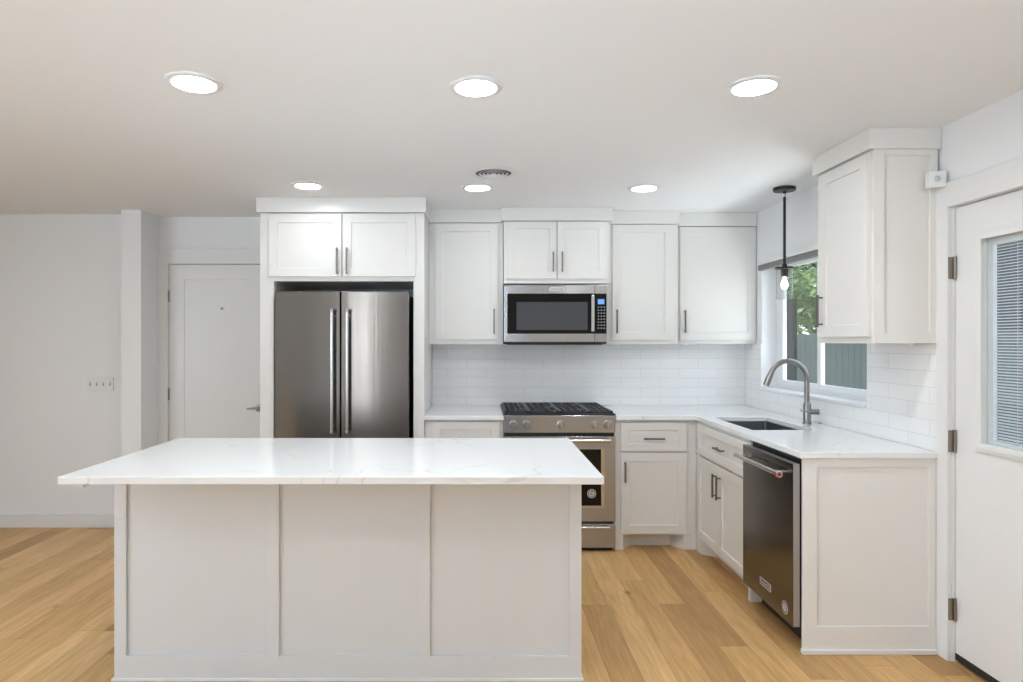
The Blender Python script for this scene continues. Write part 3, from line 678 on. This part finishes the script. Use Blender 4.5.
MB().lathe((XDW-.0016, cy_, cz_), [(.025, 0), (.025, .0003), (.019, .0003), (.019, 0)], 'X', 36).build('badge_ring', M['dark'], dd, bevel=0)
text_part('badge_mark', 'S', .028, LEFT_M(XDW-.002, cy_, cz_), M['dark'], dd, .0002)

# end panel beside the dishwasher
YE = D(221.0)
ep = thing('cabinet_end_panel', (1.76, YE, 0), 'white recessed-panel end of the right base run, beside the dishwasher', 'cabinet')
EX0, EX1 = PX(803.2, 221), WR-.0195
MB().box(EX0, EX1, YE+.010, YE+.0145, 0.0005, .885).box(EX0, EX0+.02, YE+.0145, YE+.0152, 0.0005, .885).build('back_board', M['cab'], ep, bevel=0)
MB().cells(front(YE+.0099), [EX0, PX(817, 221), PX(928.6, 221), EX1], [.0005, PZ(626.5, 221), PZ(467, 221), .885], lambda i, j: not (i == 1 and j == 1), 0, .0099).build('frame', M['cab'], ep)
MB().box(EX0-.006, EX1, YE-.012, YE-.0003, .0005, .022).box(EX0-.006, EX0-.0003, YE-.0003, YE+.0145, .0005, .022).build('shoe_molding', M['trim'], ep, bevel=.003)

# ------------------------------------------------------------------ worktops, sink, faucet
ZC0, ZC1 = .8862, .914
o = MB().box(-.3745, RX0-.002, YF, YB-.0105, ZC0, ZC1).build('countertop', M['quartz'], None, bevel=.002)
tag(o, 'short white quartz worktop between the refrigerator and the range', 'countertop')
SX0, SX1, SY0, SY1 = PX(713.4, 151.8), 1.893, D(177.3), D(151.6)
o = MB().cells(lambda u, v, w_: (u, v, w_), [RX1+.0045, 1.445, SX0, SX1, WR-.0105], [YE-.012, SY0, SY1, YF, YB-.0105],
     lambda i, j: (i >= 1 or j == 3) and not (i == 2 and j == 1), ZC0, ZC1).build('countertop', M['quartz'], None, bevel=.002)
tag(o, 'white quartz corner worktop holding the sink under the window', 'countertop')
st = thing('undermount_sink', ((SX0+SX1)/2, (SY0+SY1)/2, .68), 'dark grey undermount sink cut into the white corner worktop', 'sink')
e = .012
sk = MB()
R = [(SX0-e, SY0-e), (SX1+e, SY0-e), (SX1+e, SY1+e), (SX0-e, SY1+e)]
def rr(x0, x1, y0, y1, r, n=5):
    out = []
    for cx, cy, a0 in ((x1-r, y1-r, 0), (x0+r, y1-r, 90), (x0+r, y0+r, 180), (x1-r, y0+r, 270)):
        for k in range(n+1):
            a = math.radians(a0+90*k/n); out.append((cx+r*math.cos(a), cy+r*math.sin(a)))
    return out
lv_ = [(rr(SX0+.004, SX1-.004, SY0+.004, SY1-.004, .02), .8855), (rr(SX0+.008, SX1-.008, SY0+.008, SY1-.008, .02), .70), (rr(SX0+.03, SX1-.03, SY0+.03, SY1-.03, .03), .685)]
rg_ = [[sk.bm.verts.new((x, y, z_)) for x, y in L_] for L_, z_ in lv_]
for a, b in zip(rg_, rg_[1:]):
    for k in range(len(a)): sk.bm.faces.new([a[k], a[(k+1) % len(a)], b[(k+1) % len(a)], b[k]])
sk.bm.faces.new(rg_[-1])
sk.build('basin', M['sink'], st, bevel=0, smooth=True)
MB().lathe(((SX0+SX1)/2+.06, (SY0+SY1)/2, .6856), [(.045, 0), (.043, .003), (.02, .0015), (0, .001)], 'Z', 28).build('drain', M['nickel'], st, bevel=0, smooth=True)

fx, fyy = PX(807, 165), D(165)
fa = thing('kitchen_faucet', (fx, fyy, ZC1), 'brushed nickel gooseneck pull-down faucet behind the sink', 'faucet')
MB().lathe((fx, fyy, ZC1+.0005), [(0, 0), (.027, 0), (.027, .006), (.0225, .010), (.0225, .115), (.019, .125), (.015, .13), (0, .13)], 'Z', 28).build('base', M['nickel'], fa, bevel=0, smooth=True)
R_ = .112; zc_ = PZ(379.5, 165)
pts = [(fx-.001, fyy, ZC1+.12), (fx-.001, fyy, zc_)]
for k in range(1, 19):
    a = math.radians(158*k/18); pts.append((fx-.001-R_+R_*math.cos(a), fyy, zc_+R_*math.sin(a)))
MB().tube(pts, .0150, 20).build('neck', M['nickel'], fa, bevel=0, smooth=True)
ex, ez = pts[-1][0], pts[-1][2]; tx, tz = -math.sin(math.radians(158)), math.cos(math.radians(158))
hdp = [(ex, fyy, ez), (ex+tx*.03, fyy, ez+tz*.03), (ex+tx*.085, fyy, ez+tz*.085)]
MB().tube(hdp, [.0155, .018, .0185], 20).build('spray_head', M['nickel'], fa, bevel=0, smooth=True)
MB().box(ex-.026, ex-.018, fyy-.006, fyy+.006, ez-.06, ez-.025).build('spray_button', M['dark'], fa, bevel=.001)
hz_ = ZC1+.075
kb = MB().tube([(fx+.02, fyy-.006, hz_), (fx+.062, fyy-.028, hz_)], .0165, 20).build('handle_hub', M['nickel'], fa, bevel=.002, smooth=True)
MB().tube([(fx+.045, fyy-.035, hz_), (fx-.01, fyy-.055, hz_+.002), (fx-.07, fyy-.06, hz_+.012)], [.006, .005, .004], 12).build('lever', M['nickel'], fa, bevel=0, smooth=True)
ag = MB().lathe((PX(820, 163), D(163)-.03, ZC1+.0005), [(0, 0), (.022, 0), (.022, .004), (.012, .005), (.011, .012), (0, .013)], 'Z', 28).build('disposal_button', M['nickel'], None, bevel=0, smooth=True)
tag(ag, 'small round nickel push button on the worktop right of the faucet', 'button')

# ------------------------------------------------------------------ right wall cabinet, facing the room
RY0, RY1 = D(221.0), D(189.6)
rt = thing('wall_cabinet', (1.93, 3.18, 1.405), 'tall white wall cabinet on the right wall between window and glazed door', 'cabinet')
XR = 1.782
MB().box(XR, WR-.0105, RY0+.010, RY1, 1.405, 2.284).build('carcass', M['cab'], rt)
MB().cells(front(RY0+.0099), [XR, PX(884.5, 221), PX(930, 221), WR-.0105], [1.405, PZ(333, 221), PZ(154.7, 221), 2.284], lambda i, j: not (i == 1 and j == 1), 0, .0099).build('side_panel', M['cab'], rt)
mpr = left(XR-.0004)
ry0, ry1 = D(PX(867, 1)/1.762), D(PX(819.4, 1)/1.762)
d = MB().shaker(mpr, ry0, ry1, 1.436, 2.273, .0195, .058, .009).build('door', M['cab'], rt)
pull(d, mpr, ry1-.03, 1.570, .165)
MB().box(1.757, WR-.002, D(221.8), D(189.4)+.004, 2.2845, CEIL-.0008).build('crown', M['cab'], rt)

# under-cabinet pucks
def puck(x, y, z, label, first=None):
    if first is None:
        t = thing('puck_light', (x, y, z), label, 'light', 'small white puck lights under the wall cabinets')
        MB().lathe((x, y, z-.0005), [(0, 0), (.027, 0), (.027, -.009), (.022, -.011), (.022, -.0095), (0, -.0095)], 'Z', 28).build('housing', M['white'], t, bevel=0, smooth=True)
        MB().lathe((x, y, z-.0105), [(0, 0), (.0215, 0)], 'Z', 24).build('lens', M['puck'], t, bevel=0)
        return t
    return copy_tree(first, Vector((x, y, z))-Vector(first.location), label)
pk = puck(PX(448, 136), D(136)+.03, 1.393, 'white puck light under the wall cabinet beside the refrigerator')
puck(PX(615.5, 134.6), D(134.6)+.02, 1.393, 'white puck light under the cabinet just right of the microwave', pk)
puck(PX(684.5, 132.2)+.005, D(132.2)+.02, 1.393, 'white puck light under the corner wall cabinet', pk)
puck(PX(907, 217), D(217), 1.405, 'white puck light under the right wall cabinet by the glazed door', pk)

# ------------------------------------------------------------------ island
s = 240.0; yi = D(s)
IX0, IX1 = PX(114, s), PX(581.5, s)
YI0, YI1 = D(271.0), D(193.2)
it = thing('kitchen_island', ((IX0+IX1)/2, (yi+YI1)/2, 0), 'long white kitchen island base with three recessed front panels', 'kitchen island')
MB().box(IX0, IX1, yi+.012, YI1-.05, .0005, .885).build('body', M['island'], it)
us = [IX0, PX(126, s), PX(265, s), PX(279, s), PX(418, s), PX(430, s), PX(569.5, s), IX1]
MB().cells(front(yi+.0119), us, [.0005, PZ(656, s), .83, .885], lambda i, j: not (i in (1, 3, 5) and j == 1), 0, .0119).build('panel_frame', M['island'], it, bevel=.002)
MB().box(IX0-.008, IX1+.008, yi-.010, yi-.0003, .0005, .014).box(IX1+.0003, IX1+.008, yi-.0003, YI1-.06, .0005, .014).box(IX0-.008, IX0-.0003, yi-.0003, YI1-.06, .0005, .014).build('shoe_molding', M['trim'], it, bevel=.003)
o = MB().box(PX(57.5, 271), PX(604.2, 271), YI0, YI1, ZC0, ZC1).build('countertop', M['quartz'], None, bevel=.002)
tag(o, 'large white veined quartz slab on top of the island', 'countertop')
ob = MB().box(PX(75.5, 262), PX(83, 262), D(262), D(262)+.05, ZC0-.031, ZC0-.0005).build('counter_outlet', M['white'], None, bevel=.001)
tag(ob, 'tiny white outlet box under the island top at its left corner', 'outlet')

# ------------------------------------------------------------------ small fittings
sz = (PX(87.6, 131.4), PX(114, 131.4), PZ(390.6, 131.4), PZ(377.2, 131.4))
sw = thing('light_switch_plate', ((sz[0]+sz[1])/2, Yleft, sz[2]), 'wide white four-toggle switch plate on the left wall', 'light switch')
MB().box(sz[0], sz[1], Yleft-.010, Yleft-.0003, sz[2], sz[3]).build('plate', M['white'], sw, bevel=.002)
for k in range(4):
    cx = sz[0]+(sz[1]-sz[0])*(k+.5)/4; cz = (sz[2]+sz[3])/2
    MB().box(cx-.006, cx+.006, Yleft-.0108, Yleft-.0101, cz-.013, cz+.013).build('toggle_slot', M['keys'], sw, bevel=0)
    MB().box(cx-.004, cx+.004, Yleft-.020, Yleft-.0109, cz-.002, cz+.008).build('toggle', M['white'], sw, bevel=.001)

ang = math.radians(-14)
se = thing('motion_sensor', (2.045, 2.885, 2.13), 'small square white motion sensor above the left corner of the glazed door', 'sensor')
def rotbox(mb, cx, cy, hx_, hy, z0, z1, a):
    ca, sa = math.cos(a), math.sin(a)
    mb.prism([(cx+x*ca-y*sa, cy+x*sa+y*ca) for x, y in ((-hx_, -hy), (hx_, -hy), (hx_, hy), (-hx_, hy))], z0, z1); return mb
rotbox(MB(), 2.037, 2.905, .036, .019, 2.10, 2.172, ang).build('housing', M['white'], se, bevel=.004)
l = MB().lathe((0, 0, 0), [(.013, 0), (.011, .005), (.006, .008), (0, .009)], 'Y', 24)
bmesh.ops.rotate(l.bm, verts=l.bm.verts[:], cent=(0, 0, 0), matrix=Matrix.Rotation(ang, 3, 'Z'))
bmesh.ops.translate(l.bm, verts=l.bm.verts[:], vec=(2.037+math.sin(ang)*.0195-.0, 2.905-math.cos(ang)*.0195, 2.137))
l.build('lens', M['siding'], se, bevel=0, smooth=True)

vb = thing('roller_blind', (2.07, (wy0+wy1)/2, 2.0), 'grey rolled-up blind with pale head rail over the kitchen window', 'blind')
MB().box(2.045, WR-.0005, wy0, wy1, 1.972, 2.015).build('head_rail', M['trim'], vb, bevel=.002)
MB().box(2.050, WR-.0005, wy0+.003, wy1-.003, 1.932, 1.9715).build('rolled_fabric', M['greyblind'], vb, bevel=.006)

# ------------------------------------------------------------------ outside
struct(MB().box(-12, 22, -9, 26, -.5, -.3), 'ground', M['grass'])
bpy.data.objects['ground']['kind'] = 'structure'
XFN = 5.0
fe = thing('wooden_fence', (XFN, 9, -.3), 'weathered grey green board fence outside the kitchen window', 'fence')
fb = MB(); y = 1.0
while y < 16:
    fb.box(XFN, XFN+.02, y, y+.138, -.3, 1.52+random.uniform(-.012, .012)); y += .145
fb.build('fence_boards', M['fence'], fe, bevel=0)
MB().box(XFN+.021, XFN+.06, 1, 16, .1, .19).box(XFN+.021, XFN+.06, 1, 16, 1.2, 1.29).build('fence_rails', M['fence'], fe, bevel=0)
po = MB().box(3.95, 4.06, 8.32, 8.45, -.3, 1.95).build('wooden_post', M['fencepost'], None, bevel=.005)
tag(po, 'tall dark wooden post standing before the fence, at the left of the window', 'post')
sh = thing('garden_shed', (7.2, 8.5, -.3), 'dark blue grey shed behind the fence, seen through the door blinds', 'shed')
MB().box(6.0, 8.6, 7.28, 9.7, -.3, 3.3).build('walls', M['shed'], sh)
rf_ = MB(); V_ = [(5.85, 7.2, 3.301), (8.75, 7.2, 3.301), (8.75, 9.8, 3.301), (5.85, 9.8, 3.301), (7.3, 7.2, 4.1), (7.3, 9.8, 4.1)]
v_ = [rf_.bm.verts.new(p) for p in V_]
for f_ in ((0, 3, 2, 1), (0, 1, 4), (3, 5, 2), (0, 4, 5, 3), (1, 2, 5, 4)): rf_.bm.faces.new([v_[i] for i in f_])
rf_.build('roof', M['shedroof'], sh)
def tree(x, y, z0, h, spread, nb, nl, label, seed):
    rnd = random.Random(seed)
    t = thing('leafy_tree', (x, y, z0), label, 'tree', None)
    tr = MB(); lf = MB()
    tr.tube([(x, y, z0), (x+.06, y-.05, z0+h*.35), (x, y+.05, z0+h*.75)], [.16, .12, .04], 10)
    for k in range(nb):
        a = rnd.uniform(0, 2*math.pi); zz = z0+h*rnd.uniform(.17, .78); ln = spread*rnd.uniform(.6, 1)
        p0 = Vector((x, y, zz)); p1 = p0+Vector((math.cos(a)*ln*.5, math.sin(a)*ln*.5, ln*.35)); p2 = p0+Vector((math.cos(a)*ln, math.sin(a)*ln, ln*rnd.uniform(.3, .7)))
        tr.tube([p0, p1, p2], [.045, .028, .01], 6)
        for q in range(5):
            pc = p1.lerp(p2, rnd.random()); e_ = pc+Vector([rnd.gauss(0, .35) for _ in range(3)]); tr.tube([pc, e_], [.012, .004], 5)
        for q in range(nl):
            c = p1.lerp(p2, rnd.random()*1.1)+Vector([rnd.gauss(0, .30) for _ in range(3)])
            u = Vector([rnd.gauss(0, 1) for _ in range(3)]).normalized(); v = u.orthogonal().normalized(); L_ = rnd.uniform(.05, .10)
            lf.quad([c-u*L_, c-v*L_*.45, c+u*L_, c+v*L_*.45])
    tr.build('trunk', M['bark'], t, bevel=0, smooth=True)
    lf.build('foliage', M['leaf'], t, bevel=0)
    return t
tree(7.6, 14.0, -.3, 6.5, 2.4, 46, 380, 'light green leafy tree rising behind the fence, left in the window', 3)
tree(12.8, 21.5, -.3, 7.5, 2.0, 34, 300, 'smaller leafy tree behind the fence, toward the right of the window', 5)
